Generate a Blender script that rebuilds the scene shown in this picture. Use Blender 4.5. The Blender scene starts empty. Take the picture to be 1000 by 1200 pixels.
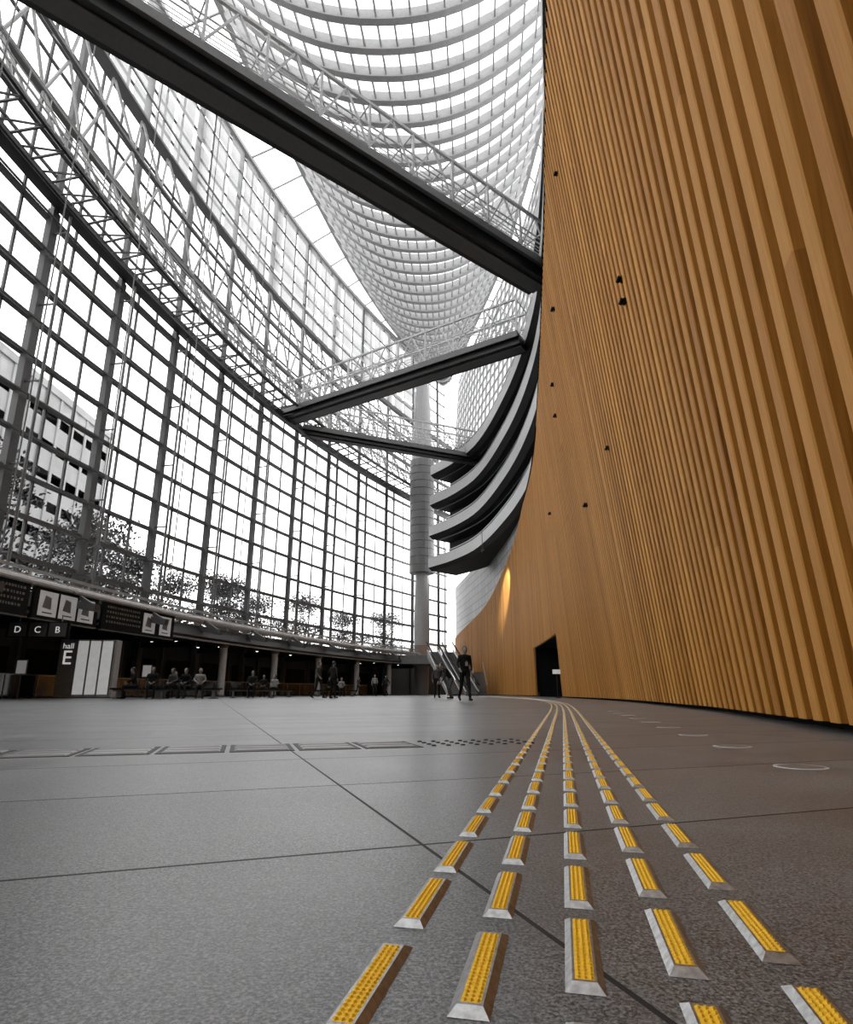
import bpy, bmesh, math, random
from mathutils import Vector, Matrix
random.seed(7)
scene = bpy.context.scene
V = Vector
# ------------------------------------------------------------------ helpers
def interp(pts):
    xs=[p[0] for p in pts]; ys=[p[1] for p in pts]; n=len(xs); m=[]
    for i in range(n):
        a=max(i-1,0); b=min(i+1,n-1)
        m.append((ys[b]-ys[a])/(xs[b]-xs[a]))
    def f(x):
        if x<=xs[0]: return ys[0]+m[0]*(x-xs[0])
        if x>=xs[-1]: return ys[-1]+m[-1]*(x-xs[-1])
        i=0
        while x>xs[i+1]: i+=1
        h=xs[i+1]-xs[i]; t=(x-xs[i])/h
        return ((2*t**3-3*t*t+1)*ys[i]+(t**3-2*t*t+t)*h*m[i]+(-2*t**3+3*t*t)*ys[i+1]+(t**3-t*t)*h*m[i+1])
    return f
def frange(a,b,s):
    n=max(1,int(round((b-a)/s)))
    return [a+(b-a)*i/n for i in range(n+1)]

class MB:
    def __init__(s): s.v=[]; s.f=[]; s.m=[]; s.c=[]
    def face(s,pts,m=0,c=0.5):
        i=len(s.v); s.v+= [tuple(p) for p in pts]; s.f.append(tuple(range(i,i+len(pts)))); s.m.append(m); s.c.append(c)
    def idx(s,vs,fs,m=0,c=0.5):
        i=len(s.v); s.v+=[tuple(p) for p in vs]
        for f in fs: s.f.append(tuple(i+k for k in f)); s.m.append(m); s.c.append(c)
    def box(s,c,d,rz=0,m=0,col=0.5):
        cx,cy,cz=c; dx,dy,dz=[k/2 for k in d]; co,si=math.cos(rz),math.sin(rz); vs=[]
        for z in(-dz,dz):
            for x,y in((-dx,-dy),(dx,-dy),(dx,dy),(-dx,dy)):
                vs.append((cx+x*co-y*si,cy+x*si+y*co,cz+z))
        s.idx(vs,[(3,2,1,0),(4,5,6,7),(0,1,5,4),(1,2,6,5),(2,3,7,6),(3,0,4,7)],m,col)
    def beam(s,a,b,w,h,m=0,caps=True):
        a=V(a);b=V(b);d=(b-a)
        if d.length<1e-6: return
        d.normalize()
        side=d.cross(V((0,0,1)))
        if side.length<1e-3: side=V((1,0,0))
        side.normalize(); up=side.cross(d).normalized()
        vs=[]
        for p in(a,b):
            for x,y in((-1,-1),(1,-1),(1,1),(-1,1)): vs.append(p+side*(x*w/2)+up*(y*h/2))
        fs=[(0,1,5,4),(1,2,6,5),(2,3,7,6),(3,0,4,7)]
        if caps: fs+=[(3,2,1,0),(4,5,6,7)]
        s.idx(vs,fs,m)
    def sweep(s,pts,w,h,m=0):
        for a,b in zip(pts[:-1],pts[1:]): s.beam(a,b,w,h,m,False)
    def tube(s,a,b,r0,r1=None,n=8,m=0,caps=True):
        r1=r0 if r1 is None else r1
        a=V(a);b=V(b);d=b-a
        if d.length<1e-6: return
        d.normalize(); u=d.orthogonal().normalized(); w=d.cross(u); vs=[]
        for p,r in((a,r0),(b,r1)):
            for k in range(n):
                t=2*math.pi*k/n; vs.append(p+u*(r*math.cos(t))+w*(r*math.sin(t)))
        fs=[(k,(k+1)%n,n+(k+1)%n,n+k) for k in range(n)]
        if caps: fs+=[tuple(range(n))[::-1],tuple(range(n,2*n))]
        s.idx(vs,fs,m)
    def ball(s,c,r,m=0,seg=10,rings=6):
        if not hasattr(r,'__len__'): r=(r,r,r)
        vs=[(c[0],c[1],c[2]-r[2])]
        for i in range(1,rings):
            ph=-math.pi/2+math.pi*i/rings
            for k in range(seg):
                t=2*math.pi*k/seg
                vs.append((c[0]+r[0]*math.cos(ph)*math.cos(t),c[1]+r[1]*math.cos(ph)*math.sin(t),c[2]+r[2]*math.sin(ph)))
        vs.append((c[0],c[1],c[2]+r[2])); L=len(vs)-1; fs=[]
        for k in range(seg): fs.append((0,1+(k+1)%seg,1+k))
        for i in range(rings-2):
            for k in range(seg):
                a=1+i*seg+k;b=1+i*seg+(k+1)%seg
                fs.append((a,b,b+seg,a+seg))
        o=1+(rings-2)*seg
        for k in range(seg): fs.append((o+k,o+(k+1)%seg,L))
        s.idx(vs,fs,m)
    def cap(s,a,b,r0,r1,m=0,n=10):
        s.tube(a,b,r0,r1,n,m); s.ball(a,r0*1.0,m,n,6); s.ball(b,r1*1.0,m,n,6)
    def loft(s,rings,m=0,n=14):
        vs=[]
        for (cx,cy,cz,rx,ry) in rings:
            for k in range(n):
                t=2*math.pi*k/n; vs.append((cx+rx*math.cos(t),cy+ry*math.sin(t),cz))
        fs=[]
        for i in range(len(rings)-1):
            for k in range(n): fs.append((i*n+k,i*n+(k+1)%n,(i+1)*n+(k+1)%n,(i+1)*n+k))
        fs+=[tuple(range(n))[::-1],tuple((len(rings)-1)*n+k for k in range(n))]
        s.idx(vs,fs,m)
    def obj(s,name,mats,parent=None,loc=(0,0,0),rz=0,smooth=False,attr=False):
        me=bpy.data.meshes.new(name); me.from_pydata(s.v,[],s.f)
        for k in mats: me.materials.append(k)
        me.polygons.foreach_set('material_index',s.m)
        if smooth: me.polygons.foreach_set('use_smooth',[True]*len(s.f))
        if attr:
            a=me.attributes.new('tone','FLOAT','FACE'); a.data.foreach_set('value',s.c)
        me.update()
        o=bpy.data.objects.new(name,me); scene.collection.objects.link(o)
        o.location=loc; o.rotation_euler=(0,0,rz)
        if parent: o.parent=parent
        return o
def empty(name,loc=(0,0,0),rz=0):
    e=bpy.data.objects.new(name,None); e.location=loc; e.rotation_euler=(0,0,rz); e.empty_display_size=.3
    scene.collection.objects.link(e); return e

# ------------------------------------------------------------------ materials
def mat(name,col,rough=.5,metal=0,var=.08,scale=6,emit=None,es=0,bump=0,spec=.5):
    m=bpy.data.materials.new(name); m.use_nodes=True; nt=m.node_tree; b=nt.nodes['Principled BSDF']
    b.inputs['Roughness'].default_value=rough; b.inputs['Metallic'].default_value=metal; b.inputs['Specular IOR Level'].default_value=spec
    tc=nt.nodes.new('ShaderNodeTexCoord'); nz=nt.nodes.new('ShaderNodeTexNoise'); nz.inputs['Scale'].default_value=scale
    nz.inputs['Detail'].default_value=4
    nt.links.new(tc.outputs['Object'],nz.inputs['Vector'])
    r=nt.nodes.new('ShaderNodeValToRGB')
    if not hasattr(col,'__len__'): col=(col,col,col)
    r.color_ramp.elements[0].position=.3; r.color_ramp.elements[1].position=.7
    r.color_ramp.elements[0].color=tuple(c*(1-var) for c in col)+(1,)
    r.color_ramp.elements[1].color=tuple(min(1,c*(1+var)) for c in col)+(1,)
    nt.links.new(nz.outputs['Fac'],r.inputs['Fac']); nt.links.new(r.outputs['Color'],b.inputs['Base Color'])
    if emit is not None:
        b.inputs['Emission Color'].default_value=(emit,emit,emit,1); b.inputs['Emission Strength'].default_value=es
    if bump:
        bp=nt.nodes.new('ShaderNodeBump'); bp.inputs['Strength'].default_value=bump; bp.inputs['Distance'].default_value=.01
        nt.links.new(nz.outputs['Fac'],bp.inputs['Height']); nt.links.new(bp.outputs['Normal'],b.inputs['Normal'])
    return m
M_white=mat('white_paint',.62,.5); M_rib=mat('roof_rib_paint',.44,.6); M_light=mat('light_grey_paint',.44,.5); M_mid=mat('mid_grey_metal',.16,.45)
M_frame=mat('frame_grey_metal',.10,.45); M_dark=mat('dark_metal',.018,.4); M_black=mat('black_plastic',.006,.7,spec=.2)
M_steel=mat('brushed_steel',.36,.38,1,.25,120); M_concrete=mat('concrete',.25,.7,0,.15,2)
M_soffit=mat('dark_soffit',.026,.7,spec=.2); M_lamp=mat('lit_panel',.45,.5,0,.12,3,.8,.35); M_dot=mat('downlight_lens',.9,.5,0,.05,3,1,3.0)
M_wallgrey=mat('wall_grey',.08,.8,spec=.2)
def tile_mat(name,c1,c2,mort,sx,sy):
    m=bpy.data.materials.new(name); m.use_nodes=True; nt=m.node_tree; b=nt.nodes['Principled BSDF']; b.inputs['Roughness'].default_value=.5
    tc=nt.nodes.new('ShaderNodeTexCoord'); sp=nt.nodes.new('ShaderNodeSeparateXYZ'); cb=nt.nodes.new('ShaderNodeCombineXYZ')
    nt.links.new(tc.outputs['Object'],sp.inputs[0]); nt.links.new(sp.outputs['Y'],cb.inputs['X']); nt.links.new(sp.outputs['Z'],cb.inputs['Y'])
    br=nt.nodes.new('ShaderNodeTexBrick'); br.offset=0; br.inputs['Scale'].default_value=1
    br.inputs['Brick Width'].default_value=sx; br.inputs['Row Height'].default_value=sy; br.inputs['Mortar Size'].default_value=.06
    br.inputs['Color1'].default_value=(c1,)*3+(1,); br.inputs['Color2'].default_value=(c2,)*3+(1,); br.inputs['Mortar'].default_value=(mort,)*3+(1,)
    nt.links.new(cb.outputs[0],br.inputs['Vector']); nt.links.new(br.outputs['Color'],b.inputs['Base Color'])
    return m
M_tile=tile_mat('tile_cladding',.24,.17,.03,2.0,.95)
def glass(name,tr,refl,gl=.02,trans=None):
    m=bpy.data.materials.new(name); m.use_nodes=True; nt=m.node_tree; nt.nodes.clear()
    o=nt.nodes.new('ShaderNodeOutputMaterial'); t=nt.nodes.new('ShaderNodeBsdfTransparent'); t.inputs['Color'].default_value=(tr,)*3+(1,)
    if trans is None:
        g=nt.nodes.new('ShaderNodeBsdfGlossy'); g.inputs['Roughness'].default_value=gl
    else:
        g=nt.nodes.new('ShaderNodeBsdfTranslucent'); g.inputs['Color'].default_value=(trans,)*3+(1,)
    mx=nt.nodes.new('ShaderNodeMixShader'); mx.inputs[0].default_value=refl
    tc=nt.nodes.new('ShaderNodeTexCoord'); nz=nt.nodes.new('ShaderNodeTexNoise'); nz.inputs['Scale'].default_value=.3
    mr=nt.nodes.new('ShaderNodeMapRange'); mr.inputs['To Min'].default_value=refl*.7; mr.inputs['To Max'].default_value=min(1,refl*1.3)
    nt.links.new(tc.outputs['Object'],nz.inputs['Vector']); nt.links.new(nz.outputs['Fac'],mr.inputs['Value']); nt.links.new(mr.outputs[0],mx.inputs[0])
    nt.links.new(t.outputs[0],mx.inputs[1]); nt.links.new(g.outputs[0],mx.inputs[2]); nt.links.new(mx.outputs[0],o.inputs['Surface'])
    return m
M_glass=glass('window_glass',.88,.08); M_frit=glass('fritted_glass',.55,.7,trans=.46); M_frit2=glass('fritted_glass_side',.7,.5,trans=.6); M_roofglass=glass('roof_glass',.9,.4,trans=.8)
M_railglass=glass('balustrade_glass',.8,.25,.1)

def wood_material():
    m=bpy.data.materials.new('oak_slats'); m.use_nodes=True; nt=m.node_tree; b=nt.nodes['Principled BSDF']
    b.inputs['Roughness'].default_value=.6; b.inputs['Specular IOR Level'].default_value=.25
    tc=nt.nodes.new('ShaderNodeTexCoord'); mp=nt.nodes.new('ShaderNodeMapping'); mp.inputs['Scale'].default_value=(40,40,1.2)
    nz=nt.nodes.new('ShaderNodeTexNoise'); nz.inputs['Scale'].default_value=1; nz.inputs['Detail'].default_value=5; nz.inputs['Distortion'].default_value=.6
    nt.links.new(tc.outputs['Object'],mp.inputs[0]); nt.links.new(mp.outputs[0],nz.inputs['Vector'])
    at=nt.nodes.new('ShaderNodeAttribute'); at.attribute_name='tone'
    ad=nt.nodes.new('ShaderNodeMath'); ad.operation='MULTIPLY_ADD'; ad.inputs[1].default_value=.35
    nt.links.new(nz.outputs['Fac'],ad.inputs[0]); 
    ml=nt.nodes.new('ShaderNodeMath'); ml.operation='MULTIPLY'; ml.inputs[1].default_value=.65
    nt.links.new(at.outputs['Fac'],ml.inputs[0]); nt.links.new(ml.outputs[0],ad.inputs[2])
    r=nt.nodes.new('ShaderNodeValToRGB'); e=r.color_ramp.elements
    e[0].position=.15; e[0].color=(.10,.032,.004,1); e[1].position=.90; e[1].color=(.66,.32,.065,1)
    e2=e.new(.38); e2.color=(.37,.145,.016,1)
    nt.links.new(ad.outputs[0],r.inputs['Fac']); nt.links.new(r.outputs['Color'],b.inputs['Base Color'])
    bp=nt.nodes.new('ShaderNodeBump'); bp.inputs['Strength'].default_value=.15; bp.inputs['Distance'].default_value=.004
    nt.links.new(nz.outputs['Fac'],bp.inputs['Height']); nt.links.new(bp.outputs['Normal'],b.inputs['Normal'])
    return m
M_wood=wood_material()

def floor_material():
    m=bpy.data.materials.new('granite_paving'); m.use_nodes=True; nt=m.node_tree; b=nt.nodes['Principled BSDF']; L=nt.links.new; N=nt.nodes.new
    tc=N('ShaderNodeTexCoord'); vr=N('ShaderNodeVectorRotate'); vr.rotation_type='Z_AXIS'; vr.inputs['Angle'].default_value=-math.radians(19.3)
    L(tc.outputs['Object'],vr.inputs['Vector']); sp=N('ShaderNodeSeparateXYZ'); L(vr.outputs[0],sp.inputs[0])
    def mth(op,a,b_=None,c=None):
        n=N('ShaderNodeMath'); n.operation=op
        for i,x in enumerate((a,b_,c)):
            if x is None: continue
            if isinstance(x,(int,float)): n.inputs[i].default_value=x
            else: L(x,n.inputs[i])
        return n.outputs[0]
    def line(out,off,per,w):
        t=mth('DIVIDE',mth('SUBTRACT',out,off),per); fr=mth('FRACT',t)
        d=mth('MINIMUM',fr,mth('SUBTRACT',1.0,fr)); return mth('LESS_THAN',d,w/per/2),mth('FLOOR',t)
    la,ia=line(sp.outputs['X'],.363,2.88,.007); lb,ib=line(sp.outputs['Y'],1.057,.72,.008)
    joint=mth('MAXIMUM',la,lb)
    cb=N('ShaderNodeCombineXYZ'); L(ia,cb.inputs[0]); L(ib,cb.inputs[1]); wn=N('ShaderNodeTexWhiteNoise'); L(cb.outputs[0],wn.inputs['Vector'])
    n1=N('ShaderNodeTexNoise'); n1.inputs['Scale'].default_value=260; n1.inputs['Detail'].default_value=3; n1.inputs['Roughness'].default_value=.75; L(tc.outputs['Object'],n1.inputs['Vector'])
    vo=N('ShaderNodeTexVoronoi'); vo.inputs['Scale'].default_value=190; L(tc.outputs['Object'],vo.inputs['Vector'])
    vs=N('ShaderNodeSeparateColor'); L(vo.outputs['Color'],vs.inputs[0])
    n3=N('ShaderNodeTexNoise'); n3.inputs['Scale'].default_value=2.5; n3.inputs['Detail'].default_value=4; L(tc.outputs['Object'],n3.inputs['Vector'])
    r=N('ShaderNodeValToRGB'); e=r.color_ramp.elements; e[0].position=.38; e[0].color=(.020,.0208,.0216,1); e[1].position=.70; e[1].color=(.27,.282,.29,1)
    s=mth('ADD',n1.outputs['Fac'],mth('MULTIPLY',mth('SUBTRACT',wn.outputs['Value'],.5),.05))
    s=mth('ADD',s,mth('MULTIPLY',mth('SUBTRACT',n3.outputs['Fac'],.5),.16))
    s=mth('ADD',s,mth('MULTIPLY',mth('SUBTRACT',vs.outputs[0],.5),.10))
    L(s,r.inputs['Fac'])
    mx=N('ShaderNodeMixRGB'); L(joint,mx.inputs[0]); L(r.outputs['Color'],mx.inputs[1]); mx.inputs[2].default_value=(.003,.003,.003,1)
    L(mx.outputs[0],b.inputs['Base Color']); 
    rr=mth('ADD',.27,mth('MULTIPLY',n3.outputs['Fac'],.2)); L(mth('ADD',rr,mth('MULTIPLY',joint,.4)),b.inputs['Roughness'])
    b.inputs['IOR'].default_value=1.52
    bp=N('ShaderNodeBump'); bp.inputs['Strength'].default_value=.15; bp.inputs['Distance'].default_value=.001
    L(mth('SUBTRACT',n1.outputs['Fac'],mth('MULTIPLY',joint,2.0)),bp.inputs['Height']); L(bp.outputs[0],b.inputs['Normal'])
    return m
M_floor=floor_material()
M_yellow=mat('yellow_resin',(.80,.48,.012),.5,0,.1,200)

# ------------------------------------------------------------------ plan curves
def XL(y): return -22+(y-15)**2/226
XR=interp([(-14,-1.2),(-6,.2),(0,1.5),(4.1,2.8),(9.5,4.3),(20,6.2),(31.6,7.2),(43.5,7.8),(51,7.9),(60,7.6),(70,6.9),(82,5.5),(92,4.4)])
XT=interp([(-14,-1.8),(-6,0),(0,1.1),(5,1.93),(10.5,2.95),(17.3,4.15),(28.7,5.97),(36,6.95),(43.5,7.6),(51,7.9),(60,7.6),(70,6.9),(82,5.5),(92,4.4)])
ZT=interp([(-14,14.6),(44,14.6),(51,13.4),(60,11.6),(70,10.0),(92,8.3)])
XB=interp([(-14,-2),(0,.8),(10.5,2.7),(20,4.9),(33,7.0),(41,7.4),(50,6.9),(61,5.2),(67,2.8),(71,.2)])
XU=interp([(-20,5),(0,6),(20,8.3),(33,9.6),(45,10),(60,9.2),(75,6.6),(92,4)])

# ------------------------------------------------------------------ floor
b=MB(); b.face([(-26,-32,0),(12,-32,0),(12,95,0),(-26,95,0)],0); b.obj('floor',[M_floor])
b=MB(); b.face([(-200,-80,-.06),(120,-80,-.06),(120,260,-.06),(-200,260,-.06)],0); b.obj('street_ground',[M_concrete])

# ------------------------------------------------------------------ wood slat wall
b=MB()
def wallpt(y,z,d):
    x0=XR(y); x1=XT(y); dx=(XR(y+.2)-XR(y-.2))/.4; L=math.hypot(dx,1); nx,ny=-1/L,dx/L
    x=x0+(x1-x0)*z/14.6
    return (x+nx*d,y+ny*d,z)
s=-14.0; k=0
DY0,DY1=32.3,43.0; DH=3.35
while s<91.5:
    dx=(XR(s+.2)-XR(s-.2))/.4; L=math.hypot(dx,1); P=.34/L if s<50 else .45/L
    zt=ZT(s+P/2)
    j1=random.uniform(2.0,6.5); rows=[.07,DH+j1,DH+j1+random.uniform(2.5,4)] if random.random()<.85 else [.07]
    if s<14: rows=[.07]+([random.uniform(1.2,3.2)] if random.random()<.5 else [])+rows[1:]
    if DY0<s<DY1: rows=[DH]+[r for r in rows if r>DH]
    rows=[r for r in rows if r<zt-.3]+[zt]
    dep=.19 if s<14 else (.17 if s<30 else .13)
    w0,w1=(.48,.97)
    base=random.uniform(.55,.78)
    for i in range(len(rows)-1):
        z0=rows[i]; z1=rows[i+1]
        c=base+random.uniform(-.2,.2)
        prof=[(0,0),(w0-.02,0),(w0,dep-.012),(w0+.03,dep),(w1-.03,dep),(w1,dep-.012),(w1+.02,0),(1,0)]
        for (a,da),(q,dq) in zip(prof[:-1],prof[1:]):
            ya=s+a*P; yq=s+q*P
            cc=-.1 if (da==0 and dq==0) else (c*.5 if (da==0 or dq==0) else c)  # groove backs and fin sides darkened: groove shade put into the wood tone
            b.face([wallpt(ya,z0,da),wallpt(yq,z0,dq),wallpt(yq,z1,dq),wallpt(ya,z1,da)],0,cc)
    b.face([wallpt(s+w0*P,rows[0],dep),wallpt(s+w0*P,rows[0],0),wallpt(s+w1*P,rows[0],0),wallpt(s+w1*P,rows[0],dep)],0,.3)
    s+=P
ys=frange(-14,91.5,1.0)
for y0,y1 in zip(ys[:-1],ys[1:]):
    if not (DY0-.5<y0<DY1-.4):
        b.face([wallpt(y0,0,-.06),wallpt(y1,0,-.06),wallpt(y1,.3,-.06),wallpt(y0,.3,-.06)],1)
    if y0>=44:
        b.face([wallpt(y0,ZT(y0)-.1,-.01),wallpt(y1,ZT(y1)-.1,-.01),(XR(y1),y1,16),(XR(y0),y0,16)],2)
for y0,y1 in zip(ys[:-1],ys[1:]):
    if y0<50:
        pa=wallpt(y0,14.6,.20); pb=wallpt(y1,14.6,.20)
        b.face([pa,pb,(pb[0]+1.5,pb[1],14.6),(pa[0]+1.5,pa[1],14.6)],1)
    b.face([(XR(y0)+4,y0,0),(XR(y1)+4,y1,0),(XT(y1)+4,y1,14.6),(XT(y0)+4,y0,14.6)],1)
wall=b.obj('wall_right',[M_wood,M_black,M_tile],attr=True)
# doorway recess
b=MB()
ya,yb=DY0-.2,DY1+.5
fr=frange(ya,yb,1.2)
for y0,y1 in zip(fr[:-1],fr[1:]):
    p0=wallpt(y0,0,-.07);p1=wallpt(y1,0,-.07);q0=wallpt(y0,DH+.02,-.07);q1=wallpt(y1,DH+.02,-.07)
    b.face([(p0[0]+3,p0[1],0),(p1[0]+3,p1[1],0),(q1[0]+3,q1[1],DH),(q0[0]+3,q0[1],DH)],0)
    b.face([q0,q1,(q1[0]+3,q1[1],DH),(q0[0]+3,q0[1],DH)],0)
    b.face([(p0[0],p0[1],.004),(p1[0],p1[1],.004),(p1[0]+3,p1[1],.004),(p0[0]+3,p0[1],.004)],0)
for y in (ya,yb):
    p=wallpt(y,0,-.05); b.box((p[0]+1.55,p[1],DH/2),(3.1,.06,DH),0,0)
for i in range(1,7):
    y=ya+(yb-ya)*i/7; p=wallpt(y,0,-2.6); b.beam((p[0],y,0),(p[0],y,DH),.08,.12,1)
b.obj('door_1',[M_black,M_dark])
p=wallpt(DY0-.9,1.2,0); e=empty('door_notice_sign',(p[0]-.45,DY0-.9,0)); q=MB(); q.box((0,0,1.3),(.4,.04,.22),0,0); q.tube((0,0,0),(0,0,1.2),.015,None,8,1); q.tube((0,0,0),(0,0,.03),.16,None,12,1); q.obj('plate',[M_lamp,M_dark],e)
def wspot(y,z):
    p=V(wallpt(y,z,.19 if y<14 else .16)); e=empty('wall_spotlight',p); e.scale=(.36,.36,.36) if y<15 else (.52,.52,.52)
    q=MB(); q.box((0,0,0),(.12,.22,.25),0,0); q.beam((0,0,0),(-.16,0,.02),.05,.05,0); q.tube((-.14,-.12,.05),(-.16,.12,-.06),.08,.09,12,0)
    q.obj('housing',[M_black],e)
for y,z in [(12.0,12.7),(17.0,12.4),(20.5,11.6),(21.3,10.7),(8.15,6.65),(8.3,6.35),(12.5,5.6),(18,6.0),(28.5,8.9)]: wspot(y,z)

# ------------------------------------------------------------------ tactile paving
def bar(mb,c,t,length,w,hgt,detail,yellow=True):
    n=V((t.y,-t.x,0)); c=V(c)
    def P(a,bb,z): return c+t*a+n*bb+V((0,0,z))
    hl,hw=length/2,w/2; bv=.0065
    r0=[P(-hl,-hw,.0),P(hl,-hw,.0),P(hl,hw,.0),P(-hl,hw,.0)]
    r1=[P(-hl+bv*1.6,-hw+bv,hgt),P(hl-bv*1.6,-hw+bv,hgt),P(hl-bv*1.6,hw-bv,hgt),P(-hl+bv*1.6,hw-bv,hgt)]
    il,iw=hl-bv*2.2,hw-bv*1.35
    r2=[P(-il,-iw,hgt),P(il,-iw,hgt),P(il,iw,hgt),P(-il,iw,hgt)]
    mb.idx(r0+r1+r2,[(0,3,7,4),(3,2,6,7),(2,1,5,6),(1,0,4,5),(4,7,11,8),(7,6,10,11),(6,5,9,10),(5,4,8,9)],0)
    mb.idx(r2,[(3,2,1,0)],1 if yellow else 0)
    if detail and yellow:
        nr=int(2*il/.0068)
        for i in range(nr):
            for j in range(3):
                a=-il+(i+.5+(.0))*2*il/nr; q=-iw+(j+.5)*2*iw/3
                rr=.0027; z=hgt; vs=[P(a+rr,q,z),P(a,q+rr,z),P(a-rr,q,z),P(a,q-rr,z),P(a+rr*.5,q,z+.0018),P(a,q+rr*.5,z+.0018),P(a-rr*.5,q,z+.0018),P(a,q-rr*.5,z+.0018)]
                mb.idx(vs,[(1,0,4,5),(2,1,5,6),(3,2,6,7),(0,3,7,4),(7,6,5,4)],1)
XS=interp([(-2,-.437),(0,.005),(.674,.154),(7,1.552),(14,3.0),(20,3.9),(27,4.5),(35,4.5),(48,3.7),(60,2.1),(72,0)])
def XS_(y): return .154+.2205*(y-.674) if y<9 else XS(y)
path=[];y=-1.2;
while y<54: path.append((XS_(y),y)); y+=.01
acc=[0]
for (a,c),(d,e) in zip(path[:-1],path[1:]): acc.append(acc[-1]+math.hypot(d-a,e-c))
import bisect
def at(s):
    i=min(max(bisect.bisect(acc,s),1),len(path)-2); i0=max(i-12,0); i1=min(i+12,len(path)-1)
    t=V((path[i1][0]-path[i0][0],path[i1][1]-path[i0][1],0)).normalized(); return V((path[i][0],path[i][1],0)),t
s_ref=acc[min(range(len(path)),key=lambda i:abs(path[i][1]-.673))]
b=MB(); per=.2245; sp_=.0925
for r in range(-5,int(60/per)):
    for i in range(-2,3):
        s_=s_ref+r*per+i*.0557
        if s_<.05 or s_>acc[-1]-.2: continue
        p,t=at(s_); n=V((t.y,-t.x,0)); q=p+n*(i*sp_)
        bar(b,(q.x,q.y,.0004),t,.176,.0345 if r<60 else .04,.0055,r<12)
b.obj('tactile_guide_strip',[M_steel,M_yellow])
b=MB(); A=V((math.cos(math.radians(16.5)),math.sin(math.radians(16.5)),0)); Bn=V((-A.y,A.x,0)); O=V((-.0,3.2,0)); ang=math.radians(16.5); pl=.30
for r in range(-44,0):
    c=O+A*((r+.3)*pl); b.box((c.x,c.y,.001),(pl-.02,.38,.002),ang,1)
    for i in range(-1,2):
        cc=c+Bn*(i*.112); bar(b,(cc.x,cc.y,.002),A,pl-.06,.085,.004,False,False)
for r in range(8):
    for i in range(4):
        c=O+A*(r*.075+.0)+Bn*((i-1.5)*.085); b.tube((c.x,c.y,.0002),(c.x,c.y,.006),.014,.009,10,1)
b.obj('tactile_crossing_strip',[mat('worn_steel',.16,.45,.3,.85,1.3),mat('dark_plate',.008,.6)])
M_lens=mat('lens_glass',.14,.35)
for i in range(9):
    y=2.21+i*.82; x=1.30+.205*(y-2.21); e=empty('recessed_floor_light',(x,y,0))
    q=MB(); n=28
    for k in range(n):
        t0=2*math.pi*k/n;t1=2*math.pi*(k+1)/n
        def rp(r,t,z): return (r*math.cos(t),r*math.sin(t),z)
        q.face([rp(.085,t0,.001),rp(.085,t1,.001),rp(.083,t1,.003),rp(.083,t0,.003)],0)
        q.face([rp(.083,t0,.003),rp(.083,t1,.003),rp(.072,t1,.003),rp(.072,t0,.003)],0)
        q.face([rp(.072,t0,.002),rp(.072,t1,.002),(0,0,.002)],1)
    q.obj('ring',[M_light,M_lens],e)

# ------------------------------------------------------------------ left curtain wall
def nl(y):
    dx=(y-15)/113; L=math.hypot(1,dx); return (1/L,-dx/L)
def lw(y,z,d=0):
    nx,ny=nl(y); return (XL(y)+nx*d,y+ny*d,z)
b=MB()
Z0,Z1=4.7,50
mains=[4+6*i for i in range(-5,15)]
mains=[y for y in mains if y<91]
for y in mains:
    b.beam(lw(y,0,.25),lw(y,26.5,.25),.34,.6,0); b.beam(lw(y,26.5,.25),lw(y,Z1,.25),.26,.4,1)
    b.tube(lw(y,5,1.3),lw(y,27,1.3),.08,None,6,1)
    for z in frange(6.8,25,4.2): b.beam(lw(y,z,.3),lw(y,z,1.3),.08,.08,1); 
for y in frange(-26,90,2):
    b.beam(lw(y,Z0,.05),lw(y,Z1,.05),.11,.16,0)
seg=frange(-26,90,2)
for z in frange(4.9,25.9,2.1):
    b.sweep([lw(y,z,.12) for y in seg],.35,.17,0)
    b.sweep([lw(y,z-.25,.7) for y in seg],.09,.09,0)
for z in frange(28.8,50,2.1):
    b.sweep([lw(y,z,.1) for y in seg],.16,.12,1)
win=b.obj('window_1',[M_frame,M_mid])
g=MB()
for y0,y1 in zip(seg[:-1],seg[1:]): g.face([lw(y0,Z0),lw(y1,Z0),lw(y1,Z1),lw(y0,Z1)],0)
g.obj('glass_pane',[M_glass],win)
g=MB()
for y in frange(20,86,2.4)[:-1]:
    for z in frange(38.8,50,2.8)[:-1]:
        g.face([lw(y+.2,z+.15,.6),lw(y+2.2,z+.15,.6),lw(y+2.2,z+2.65,.6),lw(y+.2,z+2.65,.6)],0)
g.obj('fritted_panels',[M_frit],win)
b=MB()
b.sweep([lw(y,26.9,.7) for y in seg],.7,.55,0)
b.sweep([lw(y,26.2,1.4) for y in seg],.3,.3,0)
b.sweep([lw(y,27.8,2.3) for y in seg],.25,.25,2)
b.sweep([lw(y,27.2,3.0) for y in seg],.16,.16,0)
b.sweep([lw(y,25.5,2.2) for y in seg],.14,.14,0)
b.sweep([lw(y,28.9,1.9) for y in seg],.10,.10,1)
b.sweep([lw(y,29.4,1.9) for y in seg],.10,.10,1)
b.sweep([lw(y,31.5,1.0) for y in seg],.35,.3,2)
b.sweep([lw(y,33.8,2.2) for y in seg],.2,.2,2)
b.sweep([lw(y,35.6,.8) for y in seg],.2,.2,2)
b.sweep([lw(y,38.2,1.2) for y in seg],.6,.4,2)
b.sweep([lw(y,37.4,2.0) for y in seg],.2,.2,2)
b.sweep([lw(y,39.4,2.0) for y in seg],.14,.14,1)
b.sweep([lw(y,50,.6) for y in seg],.5,.4,1)
st=frange(-26,88,3)
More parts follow.
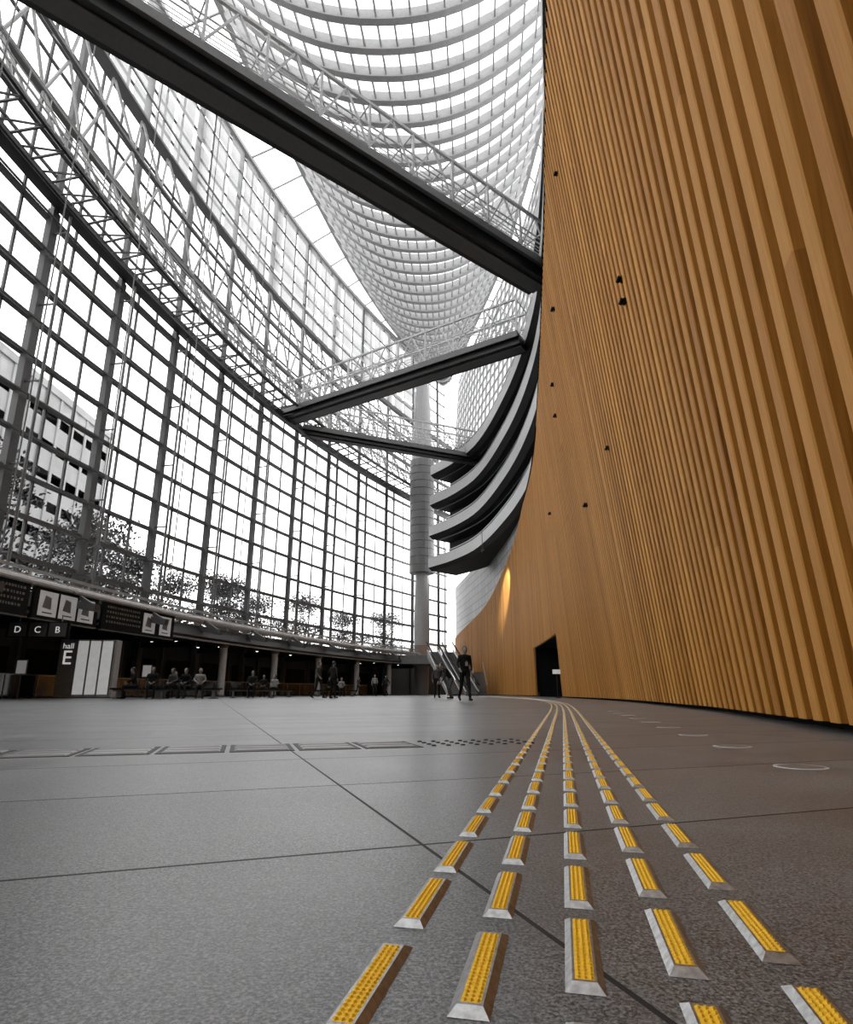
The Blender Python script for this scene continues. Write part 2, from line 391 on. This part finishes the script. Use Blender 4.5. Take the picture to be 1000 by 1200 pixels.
for i,(y0,y1) in enumerate(zip(st[:-1],st[1:])):
    ym=(y0+y1)/2
    b.beam(lw(y0,27.8,2.3),lw(y0,31.5,1.0),.12,.12,1); b.beam(lw(y0,31.5,1.0),lw(ym,27.8,2.3),.12,.12,1); b.beam(lw(ym,27.8,2.3),lw(y1,31.5,1.0),.12,.12,1)
    b.beam(lw(y0,31.5,1.0),lw(ym,35.6,.8),.13,.13,1); b.beam(lw(ym,35.6,.8),lw(y1,31.5,1.0),.13,.13,1)
    b.beam(lw(y0,33.8,2.2),lw(ym,38.2,1.2),.13,.13,1); b.beam(lw(ym,38.2,1.2),lw(y1,33.8,2.2),.13,.13,1)
    b.beam(lw(y0,33.8,2.2),lw(y0,35.6,.8),.09,.09,1)
    b.beam(lw(y0,27.8,2.3),lw(y0,29.4,1.9),.06,.06,1)
    for ya_,yb_2 in((y0,ym),(ym,y1)):
        b.beam(lw(ya_,26.2,1.4),lw(yb_2,27.2,3.0),.08,.08,2); b.beam(lw(ya_,27.2,3.0),lw(ya_,26.9,.7),.1,.1,2); b.beam(lw(ya_,27.2,3.0),lw(ya_,28.9,3.0),.05,.05,1)
b.sweep([lw(y,28.9,3.0) for y in seg],.06,.06,1); b.sweep([lw(y,28.3,3.0) for y in seg],.05,.05,1)
b.obj('ring_girder_truss',[M_dark,M_light,M_mid])
b=MB()
for y in (20,25,31,38,46):
    b.tube(lw(y,6,3.5),lw(y,45,3.5),.035,None,5,0)
b.obj('suspension_rods',[M_mid])

# ------------------------------------------------------------------ mezzanine (left)
ME=77
b=MB(); sg=frange(-26,ME,2)
E=4.5
def strip(mb,f0,f1,m):
    for y0,y1 in zip(sg[:-1],sg[1:]): mb.face([f0(y0),f0(y1),f1(y1),f1(y0)],m)
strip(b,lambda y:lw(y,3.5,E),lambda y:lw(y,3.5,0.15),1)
strip(b,lambda y:lw(y,4.3,0.15),lambda y:lw(y,4.3,E+.1),2)
strip(b,lambda y:lw(y,3.5,E),lambda y:lw(y,3.75,E+.45),0)
strip(b,lambda y:lw(y,3.75,E+.45),lambda y:lw(y,4.45,E+.1),0)
for y0,y1 in zip(sg[:-1],sg[1:]): b.tube(lw(y0,4.8,E+.25),lw(y1,4.8,E+.25),.22,None,10,5,False)
b.sweep([lw(y,5.35,E+.1) for y in sg],.12,.12,3)
b.sweep([lw(y,5.1,E+.1) for y in sg],.05,.05,3)
b.sweep([lw(y,3.55,E+.3) for y in sg],.14,.10,3)
for y in frange(-26,ME,2): b.beam(lw(y,4.4,E+.1),lw(y,5.35,E+.1),.06,.06,3)
for y in mains:
    if y>ME: continue
    b.beam(lw(y,4.5,E-1),lw(y,4.0,E+1.7),.35,.35,0); b.beam(lw(y,5.3,E-.6),lw(y,4.05,E+1.6),.18,.18,0)
    b.beam(lw(y,3.3,E-4),lw(y,3.3,E),.3,.35,1)
for yy in frange(-20,ME-2,5):
    for d in (1.2,3.0):
        p=lw(yy,3.46,d); b.tube((p[0],p[1],3.47),(p[0],p[1],3.5),.09,None,10,4)
b.face([lw(ME,3.5,0.15),lw(ME,3.5,E+.3),lw(ME,4.5,E+.1),lw(ME,4.5,0.15)],3)
b.obj('mezzanine_deck',[M_frame,M_soffit,M_concrete,M_light,M_dot,M_white])
b=MB(); sg2=frange(-26,90,2)
for y0,y1 in zip(sg2[:-1],sg2[1:]):
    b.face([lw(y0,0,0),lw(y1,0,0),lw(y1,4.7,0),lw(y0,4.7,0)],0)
for y in frange(-20,74,4):
    b.beam(lw(y,0,.1),lw(y,3.4,.1),.12,.12,1)
    b.face([lw(y+.5,.1,.06),lw(y+3.4,.1,.06),lw(y+3.4,2.5,.06),lw(y+.5,2.5,.06)],2)
b.obj('wall_left',[M_wallgrey,M_mid,M_black])
for y in (43.5,50.5,57.5,64.5,71):
    e=empty('round_column',lw(y,0,E-.15)); q=MB(); q.tube((0,0,0),(0,0,3.5),.25,None,20,0); q.tube((0,0,0),(0,0,.12),.32,None,20,1); q.tube((0,0,3.3),(0,0,3.49),.33,None,20,1)
    q.obj('shaft',[M_white,M_mid],e,smooth=False)
M_poster=mat('poster_paper',.55,.6,0,.1,3,.8,.15)
def board(y0,y1,kind):
    a=V(lw(y0,0,E+.72)); c=V(lw(y1,0,E+.72)); d=(c-a); Lh=d.length; d.normalize(); e=empty('information_board',((a+c)/2).to_tuple(),math.atan2(d.y,d.x))
    q=MB(); q.box((0,0,3.92),(Lh,.14,1.35),0,0); q.beam((-Lh/2+.4,.05,4.3),(-Lh/2+.4,.5,4.5),.08,.08,0); q.beam((Lh/2-.4,.05,4.3),(Lh/2-.4,.5,4.5),.08,.08,0)
    q.box((0,-.02,4.62),(Lh,.2,.06),0,2); q.box((0,-.02,3.23),(Lh,.2,.05),0,2)
    rnd=random.Random(int(y0)); zf=-.075
    def poster(x):
        q.face([(x-.55,zf,3.4),(x+.55,zf,3.4),(x+.55,zf,4.45),(x-.55,zf,4.45)],1)
        q.face([(x-.33,zf-.005,3.75),(x+.2,zf-.005,3.7),(x+.16,zf-.005,4.2),(x-.2,zf-.005,4.27)],2)
        q.face([(x-.3,zf-.005,3.52),(x+.3,zf-.005,3.52),(x+.3,zf-.005,3.57),(x-.3,zf-.005,3.57)],3)
    def txt(xa,xe):
        for r in range(4):
            x=xa
            while x<xe:
                w=rnd.uniform(.06,.16); q.face([(x,zf,4.33-r*.24),(x+w,zf,4.33-r*.24),(x+w,zf,4.43-r*.24),(x,zf,4.43-r*.24)],2); x+=w+rnd.uniform(.04,.1)
    if kind=='t': txt(-Lh/2+.3,Lh/2-.4)
    if kind=='p':
        for f in (.2,.5,.8): poster(-Lh/2+Lh*f)
    if kind=='m': txt(-Lh/2+.3,-.2); poster(Lh*.08+.2); poster(Lh*.36)
    q.obj('panel',[M_black,M_poster,M_mid,M_dark],e)
board(19.5,24.8,'t'); board(25.1,29.4,'p'); board(29.8,36.2,'m')
# ------------------------------------------------------------------ bridges
def bridge(p0,p1,z,w=3.0,th=1.0,nm='footbridge'):
    a=V((p0[0],p0[1],0));c=V((p1[0],p1[1],0));d=c-a;L=d.length;e=empty(nm,(a.x,a.y,z),math.atan2(d.y,d.x))
    q=MB(); q.box((L/2,0,-.1),(L,w,.25),0,1); q.box((L/2,0,-.1-th*.5),(L,w*.72,th*.85),0,0)
    q.box((L/2,-w/2,-.15),(L,.12,.5),0,1); q.box((L/2,w/2,-.15),(L,.12,.5),0,1)
    q.box((L/2,0,-.15-th*.95),(L,w*.4,.08),0,2)
    H=2.9; n=int(L/2.6); st=L/n
    for sd in(-1,1):
        yy=sd*w/2
        for i in range(n+1): q.beam((i*st,yy,0),(i*st,yy,H),.12,.12,3)
        for zz,t in((H,.16),(1.5,.07),(1.1,.06),(.75,.035),(.5,.035),(.25,.035)): q.beam((0,yy,zz),(L,yy,zz),t,t,3)
        for i in range(n):
            q.beam((i*st,yy,.1),((i+.5)*st,yy,H),.09,.09,3); q.beam(((i+.5)*st,yy,H),((i+1)*st,yy,.1),.09,.09,3)
    for i in range(n+1): q.beam((i*st,-w/2,H),(i*st,w/2,H),.07,.07,3)
    q.obj('deck_and_truss',[M_dark,M_mid,M_frame,M_white],e)
bridge((-21.1,11.5),(7.3,33.6),26.8,2.3,1.0)
bridge((-13.8,55.0),(7.6,41.6),27.3,2.2,.8)
bridge((-13.0,57.5),(6.6,66.0),27.0,1.7,.7)

# ------------------------------------------------------------------ balconies (right)
b=MB(); yb_=frange(-12,71,1.5)
def bp(y,z,d=0):
    dx=(XB(y+.2)-XB(y-.2))/.4; L=math.hypot(dx,1); return (XB(y)+d/L,y-d*dx/L,z)
for z in (15,19,23,27,31.5):
    o=(z-15)*.03; yv=yb_ if z<30 else [v for v in yb_ if v<40]
    for y0,y1 in zip(yv[:-1],yv[1:]):
        def Q(a,za,c,zc,m): b.face([bp(y0,za,a+o),bp(y1,za,a+o),bp(y1,zc,c+o),bp(y0,zc,c+o)],m)
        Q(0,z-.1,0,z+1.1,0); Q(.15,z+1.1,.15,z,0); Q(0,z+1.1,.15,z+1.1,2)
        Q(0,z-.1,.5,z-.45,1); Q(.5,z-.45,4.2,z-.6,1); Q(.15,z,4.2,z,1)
        if z<30: Q(3.2,z,3.2,z+4,3)
        if z<27: Q(1.2,z+3.35,1.2,z+3.5,2)
    b.sweep([bp(y,z+1.3,.07+o) for y in yv],.07,.07,2)
    ye=yv[-1]; b.face([bp(ye,z-.1,o),bp(ye,z+1.1,o),bp(ye,z+1.1,4.2+o),bp(ye,z-.6,4.2+o)],0)
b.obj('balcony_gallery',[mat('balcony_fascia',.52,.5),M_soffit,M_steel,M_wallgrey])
b=MB(); us=frange(-20,91,1.8)
def uw(y,z): return (XU(y)+(z-28)*.06,y,z)
for y in us: b.beam(uw(y,27),uw(y,51),.16,.3,0)
for z in frange(28,51,1.6): b.sweep([uw(y,z) for y in us],.25,.14,0)
ur=b.obj('window_2',[M_light]); g=MB()
for y0,y1 in zip(us[:-1],us[1:]): g.face([uw(y0,27),uw(y1,27),uw(y1,51),uw(y0,51)],0)
g.obj('glass_pane',[M_frit2],ur)

# ------------------------------------------------------------------ roof hull
XRR=interp([(-30,6),(20,9.5),(40,10.8),(60,9.6),(75,6.6),(90,3.2)])
def hull(y,t,dz=0):
    xl=XL(y)+4.2*max(0,min(1,(88-y)/41)); xr=XRR(y)
    w=(xr-xl)/2; ze=52-2.5*max(0,(y-55)/35)
    return ((xl+xr)/2+w*t,y,ze-9.5*(w/14)*(1-abs(t)**2.2)+dz)
b=MB(); T=[-1+2*i/24 for i in range(25)]
yr=frange(-26,88.5,1.9)
for y in yr:
    for t0,t1 in zip(T[:-1],T[1:]):
        for lo,hi,th in((0,.14,.45),(.14,1.1,.12)):
            v=[]
            for t in(t0,t1):
                for s_ in(-th/2,th/2):
                    for z in(lo,hi):
                        p=hull(y,t,z); v.append((p[0],p[1]+s_,p[2]))
            b.idx(v,[(0,4,6,2),(0,1,5,4),(2,6,7,3),(1,3,7,5)],0)
for t in T[1:-1]:
    for ya_,yb2 in zip(yr[:-1],yr[1:]): b.beam(hull(ya_,t,.55),hull(yb2,t,.55),.10,.42,0,False)
for t in(-1,1):
    b.sweep([hull(y,t,.3) for y in yr],.5,.8,0)
    for y in yr[::2]:
        if t<0: b.beam(hull(y,t,.3),lw(y,50,.6),.15,.15,0)
        else: b.beam(hull(y,t,.3),uw(y,51),.15,.15,0)
rf=b.obj('ceiling',[M_rib]); g=MB()
for y0,y1 in zip(yr[:-1],yr[1:]):
    for t0,t1 in zip(T[:-1],T[1:]): g.face([hull(y0,t0,1.15),hull(y1,t0,1.15),hull(y1,t1,1.15),hull(y0,t1,1.15)],0)
g.obj('roof_glazing',[M_roofglass],rf)

# ------------------------------------------------------------------ big column at the far end
e=empty('spindle_column',(-.6,76,0)); q=MB()
q.loft([(0,0,0,.8,.8),(0,0,4,.95,.95),(0,0,9,1.0,1.0),(0,0,15.4,.8,.8)],0,20)
q.loft([(0,0,29.8,1.45,1.45),(0,0,38,1.1,1.1),(0,0,49,.35,.35)],0,20)
z=15.2
while z<29.8:
    q.tube((0,0,z),(0,0,z+.95),1.62,None,24,1); q.tube((0,0,z+.95),(0,0,z+1.03),1.5,None,24,2); z+=1.03
q.obj('shaft',[M_light,mat('drum_cladding',.2,.5),M_mid],e)

# ------------------------------------------------------------------ escalators and stair
for ox in (0,1.7):
    e=empty('escalator',(.7+ox,69,0)); q=MB()
    def sl(t,dz=0,dx=0): return (1.9*t+dx,-11*t,4.6*(1-t)+dz)
    for sd in(-.6,.6):
        q.face([sl(0,-.5,sd),sl(1,-.1,sd),sl(1,.35,sd),sl(0,.35,sd)],0)
        q.face([sl(0,.35,sd),sl(1,.35,sd),sl(1,1.1,sd),sl(0,1.1,sd)],3)
        q.beam(sl(-.03,1.12,sd),sl(1.03,1.12,sd),.12,.1,1); q.beam(sl(0,.35,sd),sl(1,.35,sd),.16,.08,2)
    q.face([sl(0,-.5,-.6),sl(0,-.5,.6),sl(1,-.1,.6),sl(1,-.1,-.6)],0)
    for i in range(26):
        t=(i+.5)/26; p=sl(t,.12); q.box(p,(1.1,.43,.18),0,4)
    q.obj('truss_and_steps',[M_light,M_black,M_steel,M_railglass,M_mid],e)
e=empty('landing_platform',(0,0,0)); q=MB(); q.box((-1.4,74,4.0),(7.5,7,1.0),0,0); q.box((-1.4,70.5,5.1),(7.5,.08,1.1),0,1); q.box((-4.6,73,1.75),(.5,.5,3.5),0,0); q.box((1.5,76.5,1.75),(.5,.5,3.5),0,0)
q.obj('slab',[M_concrete,M_railglass],e)
e=empty('staircase',(5.4,61,0)); q=MB()
for i in range(14): q.box((0,i*.3,.08+.17*i),(1.2,.32,.17*1.05),0,0); 
for sd in(-.6,.6):
    q.face([(sd,-.1,0),(sd,4.2,0),(sd,4.2,2.4),(sd,-.1,.1)],1); q.beam((sd,0,1.0),(sd,4.2,3.4),.06,.06,2)
q.obj('flight',[M_mid,M_frame,M_steel],e)

b=MB(); b.box((-8,-31,25),(34,.4,52),0,0); b.obj('wall_back',[M_wallgrey])

# ------------------------------------------------------------------ hall kiosk sign
e=empty('hall_sign_kiosk',(-16.7,30.2,0),math.radians(8)); q=MB()
q.box((0,0,1.42),(2.6,.7,2.75),0,0); q.box((0,0,.03),(2.7,.8,.06),0,2)
q.box((-.9,-.37,1.45),(.75,.06,2.65),0,1)
for i in range(3): q.box((-.22+i*.56,-.37,1.45),(.47,.05,2.55),0,3)
for i in range(4): q.box((-.50+i*.56,-.38,1.45),(.05,.08,2.65),0,2)
q.obj('cabinet',[M_light,mat('kiosk_side',.26,.5),M_mid,M_lamp],e)
def text(s,size,loc,parent,m,rx=math.pi/2):
    c=bpy.data.curves.new('lettering','FONT'); c.body=s; c.size=size; c.extrude=.005; c.align_x='CENTER'; c.materials.append(m)
    o=bpy.data.objects.new('lettering',c); scene.collection.objects.link(o); o.parent=parent; o.location=loc; o.rotation_euler=(rx,0,0)
M_letter=mat('white_letter',.8,.5,0,.02,3,1,.4)
text('hall',.38,(-.9,-.41,2.35),e,M_letter); text('E',.95,(-.9,-.41,1.6),e,M_letter)
e=empty('hanging_sign',(-16.3,25.6,0),math.radians(6)); q=MB(); q.box((-.2,0,2.85),(2.5,.12,.66),0,0)
for i in range(3):
    x=-1.0+i*.8; q.box((x,-.07,2.85),(.70,.02,.58),0,1)
q.beam((-1,0,3.15),(-1,0,3.49),.04,.04,2); q.beam((.7,0,3.15),(.7,0,3.49),.04,.04,2)
q.obj('panel',[M_black,M_frame,M_steel],e)
for i,s_ in enumerate('DCB'): text(s_,.38,(-1.0+i*.8,-.085,2.72),e,M_letter)
for (px,py_,sx) in ((-17.8,26.9,0),(-14.6,32,0)):
    e=empty('leaflet_stand',(px,py_,0)); q=MB(); q.tube((0,0,0),(0,0,.04),.22,None,14,0); q.tube((0,0,.04),(0,0,1.1),.025,None,8,0); q.box((0,-.04,1.35),(.5,.04,.65),0,0); q.box((0,-.065,1.35),(.42,.01,.56),0,1)
    q.obj('stand',[M_mid,M_poster],e)
e=empty('glass_barrier',(0,0,0)); q=MB()
bs=frange(20,70,2)
for y0,y1 in zip(bs[:-1],bs[1:]):
    p0=lw(y0,0,2.2);p1=lw(y1,0,2.2); q.face([(p0[0],p0[1],.1),(p1[0],p1[1],.1),(p1[0],p1[1],1.05),(p0[0],p0[1],1.05)],0); q.beam((p0[0],p0[1],1.08),(p1[0],p1[1],1.08),.06,.06,1); q.beam((p0[0],p0[1],0),(p0[0],p0[1],1.08),.05,.05,1)
q.obj('panels',[M_railglass,M_steel],e)

# ------------------------------------------------------------------ benches
def bench(x,y,rz,L=2.4):
    e=empty('bench',(x,y,0),rz); q=MB(); q.box((0,0,.42),(L,.55,.07),0,0); q.box((0,0,.36),(L-.2,.4,.06),0,1)
    for sx in(-L/2+.3,L/2-.3): q.box((sx,0,.17),(.08,.42,.34),0,1); q.box((sx,0,.015),(.3,.5,.03),0,1)
    q.obj('seat_and_legs',[M_black,M_mid],e)
bench(-12.1,26.2,.1); bench(-10.6,27.2,.1,3.0); bench(-8.6,30.5,.2); bench(-9.6,37.5,.3,3.0); bench(-6.5,44,.3,3.0); bench(-12.6,31.5,.1,2.6)

# ------------------------------------------------------------------ people
M_skin=mat('skin',(.30,.25,.22),.6); M_hair=mat('hair',.012,.5); 
def cloth(v): return mat('cloth',v,.85,0,.15,20,spec=.2)
C_blk=cloth(.008); C_dk=cloth(.02); C_md=cloth(.08); C_lt=cloth(.35)
def addmod(o,vs,sm=4):
    r=o.modifiers.new('remesh','REMESH'); r.mode='VOXEL'; r.voxel_size=vs; r.use_smooth_shade=True
    s_=o.modifiers.new('smooth','SMOOTH'); s_.iterations=sm; s_.factor=.5
def person(x,y,rz,pose,top,bot,sc=1.0,longhair=False,sleeve=True,headturn=0):
    e=empty('person',(x,y,0),rz); e.scale=(sc,)*3
    if pose=='walk':
        hz=.90; hip=[(.085,0,hz),(-.085,0,hz)]; knee=[(.09,-.17,.49),(-.09,.06,.47)]; ank=[(.09,-.27,.09),(-.09,.34,.16)]; toe=[(.10,-.45,.05),(-.10,.20,.04)]
        elb=[(.25,.12,1.13),(-.25,-.08,1.13)]; wr=[(.25,.06,.90),(-.23,-.26,.97)]; lean=-.03; 
    elif pose=='stand':
        hz=.90; hip=[(.085,0,hz),(-.085,0,hz)]; knee=[(.10,-.02,.49),(-.11,-.03,.49)]; ank=[(.11,.02,.08),(-.13,0,.08)]; toe=[(.13,-.15,.04),(-.16,-.16,.04)]
        elb=[(.25,.05,1.13),(-.25,.04,1.13)]; wr=[(.20,-.16,1.0),(-.24,-.03,.88)]; lean=0
    elif pose=='bend':
        hz=.84; hip=[(.085,.05,hz),(-.085,.05,hz)]; knee=[(.11,-.1,.47),(-.11,-.05,.47)]; ank=[(.11,.05,.08),(-.11,.1,.08)]; toe=[(.12,-.12,.04),(-.12,-.07,.04)]
        elb=[(.22,-.40,.92),(-.22,-.40,.92)]; wr=[(.16,-.55,.72),(-.16,-.52,.72)]; lean=-.34
    else:
        hz=.53; hip=[(.09,.05,hz),(-.09,.05,hz)]; knee=[(.12,-.38,.53),(-.12,-.37,.52)]; ank=[(.12,-.40,.09),(-.13,-.34,.09)]; toe=[(.13,-.57,.04),(-.14,-.51,.04)]
        elb=[(.24,-.07,.80),(-.24,-.07,.80)]; wr=[(.09,-.30,.68),(-.09,-.29,.67)]; lean=-.08
    if pose=='bend': ch=V((0,lean*.75,hz+.36)); nk=V((0,lean*1.1,hz+.47)); hd=V((0,lean*1.1-.10,hz+.58))
    else: ch=V((0,lean*.8,hz+.40)); nk=V((0,lean,hz+.52)); hd=V((0,lean-.025,hz+.67))
    h0=V((0,hip[0][1],hz))
    q=MB(); 
    q.ball((0,h0.y,hz+.02),(.165,.115,.12),0,14,8)
    for i in(0,1):
        q.cap(hip[i],knee[i],.088,.062); q.cap(knee[i],ank[i],.062,.043)
    o=q.obj('trousers',[bot],e); addmod(o,.016,5)
    q=MB()
    for i in(0,1):
        a=V(ank[i]); t=V(toe[i]); q.cap(a+V((0,.03,-.035)),t,.042,.034); q.cap(a,a+V((0,.02,-.03)),.042,.045)
    o=q.obj('shoes',[C_blk],e); addmod(o,.012,3)
    q=MB()
    for k in range(7):
        f=k/6; c=h0.lerp(ch,f); rx=.155+(-.02 if f<.5 else .0)+ .03*f; q.ball((c.x,c.y,c.z+.04),(rx,.10+.015*f,.10),0,14,8)
    sh=[V((.165,ch.y+.0,ch.z+.06)),V((-.165,ch.y,ch.z+.06))]
    if pose=='bend': sh=[V((s_.x,nk.y+.05,nk.z-.05)) for s_ in sh]
    q.cap(sh[0],sh[1],.058,.058); q.cap(ch,nk-V((0,0,.02)),.09,.055)
    for i in(0,1):
        q.cap(sh[i],elb[i],.052,.04)
        if sleeve: q.cap(elb[i],V(elb[i]).lerp(V(wr[i]),.85),.04,.032)
    o=q.obj('shirt',[top],e); addmod(o,.014,5)
    q=MB(); q.cap(nk-V((0,0,.04)),hd-V((0,-.015,.04)),.05,.048)
    q.ball(hd,(.075,.092,.108),0,18,12); q.ball(hd+V((0,-.025,-.06)),(.052,.06,.055),0,12,8)
    q.cap(hd+V((0,-.088,.005)),hd+V((0,-.104,-.025)),.008,.013,0,8)
    for s_ in(-1,1): q.ball(hd+V((s_*.076,.008,-.008)),(.012,.02,.03),0,8,6)
    q.cap(hd+V((-.018,-.083,-.055)),hd+V((.018,-.083,-.055)),.007,.007,0,6)
    for i in(0,1):
        a=V(elb[i]); w=V(wr[i]); d=(w-a).normalized(); sd=1 if i==0 else -1
        q.cap(a,w,.034,.025)
        side=d.cross(V((sd,0,0))).normalized(); pn=V((-sd,0,0)); palm=w+d*.05
        q.cap(w,palm,.025,.028); q.cap(palm-side*.022,palm+side*.022,.018,.018)
        for k,l in enumerate((.072,.08,.075,.058)):
            o0=palm+d*.02+side*(.027-.018*k); m1=o0+d*l*.5+pn*.006; m2=m1+d*l*.4+pn*.022
            q.cap(o0,m1,.0088,.008,0,6); q.cap(m1,m2,.008,.007,0,6)
        th=w+d*.02+side*.028; q.cap(th,th+side*.025+d*.03+pn*.01,.010,.009,0,6); q.cap(th+side*.025+d*.03+pn*.01,th+side*.028+d*.055+pn*.02,.009,.008,0,6)
    o=q.obj('head_and_hands',[M_skin],e); addmod(o,.0065,2)
    q=MB()
    for s_ in(-1,1): q.ball(hd+V((s_*.029,-.080,.008)),(.011,.007,.006),0,8,6); q.cap(hd+V((s_*.018,-.086,.026)),hd+V((s_*.042,-.078,.027)),.003,.003,0,5)
    q.cap(hd+V((-.018,-.0905,-.055)),hd+V((.018,-.0905,-.055)),.003,.003,0,5)
    q.obj('eyes_brows_mouth',[M_hair],e,smooth=True)
    q=MB(); q.ball(hd+V((0,.02,.028)),(.084,.088,.098),0,18,12)
    if longhair: q.loft([(hd.x,hd.y+.055,hd.z+.03,.08,.05),(hd.x,hd.y+.06,hd.z-.08,.08,.045),(hd.x,hd.y+.075,hd.z-.2,.06,.03)],0,12)
    o=q.obj('hair',[M_hair],e); addmod(o,.01,2)
    return e
p=person(1.20,19.3,math.radians(12),'walk',C_blk,C_blk,1.0,False)
q=MB(); q.box((.03,-.14,1.13),(.09,.01,.12),0,0); q.beam((.03,-.14,1.18),(.07,-.06,1.38),.01,.004,0); q.beam((.03,-.14,1.18),(-.04,-.06,1.38),.01,.004,0); q.obj('name_badge',[C_lt],p)
person(1.05,27.5,math.radians(-60),'bend',C_dk,C_md,1.0)
person(.55,32,math.radians(10),'stand',C_md,C_blk,1.0)
person(-5.1,29,math.radians(60),'walk',C_md,C_dk,1.0)
person(-4.5,29.6,math.radians(150),'stand',C_dk,C_blk,1.03)
for (x,y,r,t,bo,lh) in [(-12.45,26.2,-70,C_blk,C_dk,False),(-11.6,26.0,20,C_dk,C_blk,True),(-11.2,27.25,-20,C_md,C_blk,False),(-10.6,27.1,0,C_blk,C_dk,True),(-10.0,27.1,25,C_lt,C_dk,False),
                        (-9.9,37.4,10,C_dk,C_blk,False),(-9.2,37.4,-10,C_lt,C_dk,True),(-10.6,37.6,0,C_md,C_dk,False),(-6.9,44,0,C_blk,C_blk,False),(-6.1,44,20,C_lt,C_dk,False),(-12.9,31.5,30,C_dk,C_dk,False),(-8.6,30.4,10,C_dk,C_blk,True)]:
    person(x,y,math.radians(r),'sit',t,bo,1.0,lh)
person(-4.2,50,.3,'stand',C_lt,C_dk); person(-3.4,52,-.6,'walk',C_dk,C_blk); person(-6.2,56,.9,'walk',C_md,C_dk)

# ------------------------------------------------------------------ outside
M_leaf=mat('foliage',.09,.7,0,.5,3); M_bark=mat('bark',.04,.8)
def building(x,y,sx,sy,h,fl,mm,nm='office_building'):
    e=empty(nm,(x,y,0)); q=MB(); q.box((0,0,h/2),(sx,sy,h),0,1)
    z=0
    while z<h: q.box((0,0,z+.6),(sx+.5,sy+.5,1.3),0,0); z+=fl
    n=int(sy/3)
    for i in range(n+1):
        yy=-sy/2+i*sy/n; q.box((0,yy,h/2),(sx+.8,.5,h),0,0)
    n=int(sx/3)
    for i in range(n+1):
        xx=-sx/2+i*sx/n; q.box((xx,0,h/2),(.5,sy+.8,h),0,0)
    q.box((0,0,h+.5),(sx+1,sy+1,1),0,0); q.obj('block',mm,e)
M_b1=mat('building_facade',.42,.7,0,.1,.3); M_w1=mat('building_window',.36,.6,0,.15,.5)
M_b2=mat('building_facade_light',.75,.7,0,.1,.3); M_w2=mat('building_window_light',.7,.6,0,.1,.5)
building(-60,68,22,34,38,3.8,[M_b1,M_w1]); building(-76,122,22,30,30,3.6,[M_b2,M_w2])
rnd=random.Random(3)
def tree_mesh():
    q=MB(); q.tube((0,0,0),(.1,.1,4.5),.22,.15,8,1)
    for k in range(7):
        a=k*.9; p1=(1.8*math.cos(a),1.8*math.sin(a),6+rnd.random()*3); q.tube((.1,.1,3.5+k*.2),p1,.10,.04,6,1)
    for k in range(28):
        a=rnd.random()*6.28; r=rnd.random()**.5*2.7; zc=rnd.uniform(4.4,10.6); sc=1-abs(zc-7.2)/7; c=(r*math.cos(a)*sc,r*math.sin(a)*sc,zc)
        for j in range(130):
            d=V((rnd.gauss(0,.55),rnd.gauss(0,.55),rnd.gauss(0,.45))); n=V((rnd.gauss(0,1),rnd.gauss(0,1),rnd.gauss(0,1))).normalized(); u=n.orthogonal().normalized()*.13; w=n.cross(u)*.8
            p=V(c)+d; q.face([p-u,p-w*.7,p+u,p+w*.7],0)
    return q
tm=tree_mesh().obj('tree',[M_leaf,M_bark]); tm.location=(-31,24,0); tm.scale=(1.5,1.5,1.3)
for (x,y,s_) in [(-30,30,1.4),(-30,37,1.45),(-28,45,1.2),(-26,51,1.2),(-24.5,58,1.1),(-22,64,1.2),(-20,71,1.1),(-16,78,1.2),(-12,86,1.1),(-33,18,1.7),(-31,10,1.3),(-7,95,1.2),(-36,41,1.9),(-32,56,1.6),(-38,28,1.9),(-26,78,1.4)]:
    o=bpy.data.objects.new('tree',tm.data); scene.collection.objects.link(o); o.location=(x,y,0); o.rotation_euler=(0,0,rnd.random()*6); o.scale=(s_,s_,s_*.97)

# ------------------------------------------------------------------ light
w=bpy.data.worlds.new('overcast_sky'); scene.world=w; w.use_nodes=True; nt=w.node_tree; bg=nt.nodes['Background']
tc=nt.nodes.new('ShaderNodeTexCoord'); nz=nt.nodes.new('ShaderNodeTexNoise'); nz.inputs['Scale'].default_value=2; cr=nt.nodes.new('ShaderNodeValToRGB')
cr.color_ramp.elements[0].color=(.86,.86,.87,1); cr.color_ramp.elements[1].color=(1,1,1,1)
nt.links.new(tc.outputs['Generated'],nz.inputs['Vector']); nt.links.new(nz.outputs['Fac'],cr.inputs[0]); nt.links.new(cr.outputs[0],bg.inputs['Color'])
bg.inputs['Strength'].default_value=3.5
scene.view_settings.view_transform='Standard'
e=empty('added_sun_patch_spot',(5.0,52,12.6)); q=MB(); q.tube((0,0,0),(.12,.2,-.1),.14,.16,14,0); q.beam((0,0,0),(0,0,1.9),.05,.05,0); q.obj('added_fitting',[M_dark],e)  # spot and its housing added to imitate a sun patch on the timber wall
ld=bpy.data.lights.new('spot','SPOT'); ld.energy=5000; ld.color=(.85,.9,1.0); ld.spot_size=math.radians(38); ld.spot_blend=.6; ld.shadow_soft_size=.15
lo=bpy.data.objects.new('spot',ld); scene.collection.objects.link(lo); lo.parent=e; lo.location=(.2,.3,-.2); lo.rotation_euler=(V((7.8,56.5,9.8))-V((5.2,52.3,12.4))).to_track_quat('-Z','Y').to_euler()

# ------------------------------------------------------------------ camera
cd=bpy.data.cameras.new('camera'); cam=bpy.data.objects.new('camera',cd); scene.collection.objects.link(cam); scene.camera=cam
cam.location=(0,0,.25); cam.rotation_euler=(math.radians(90+14.73),0,0)
cd.sensor_fit='VERTICAL'; cd.sensor_height=36; cd.sensor_width=30; cd.lens=21; cd.shift_y=.0233; cd.clip_start=.02; cd.clip_end=600
cd.dof.use_dof=False
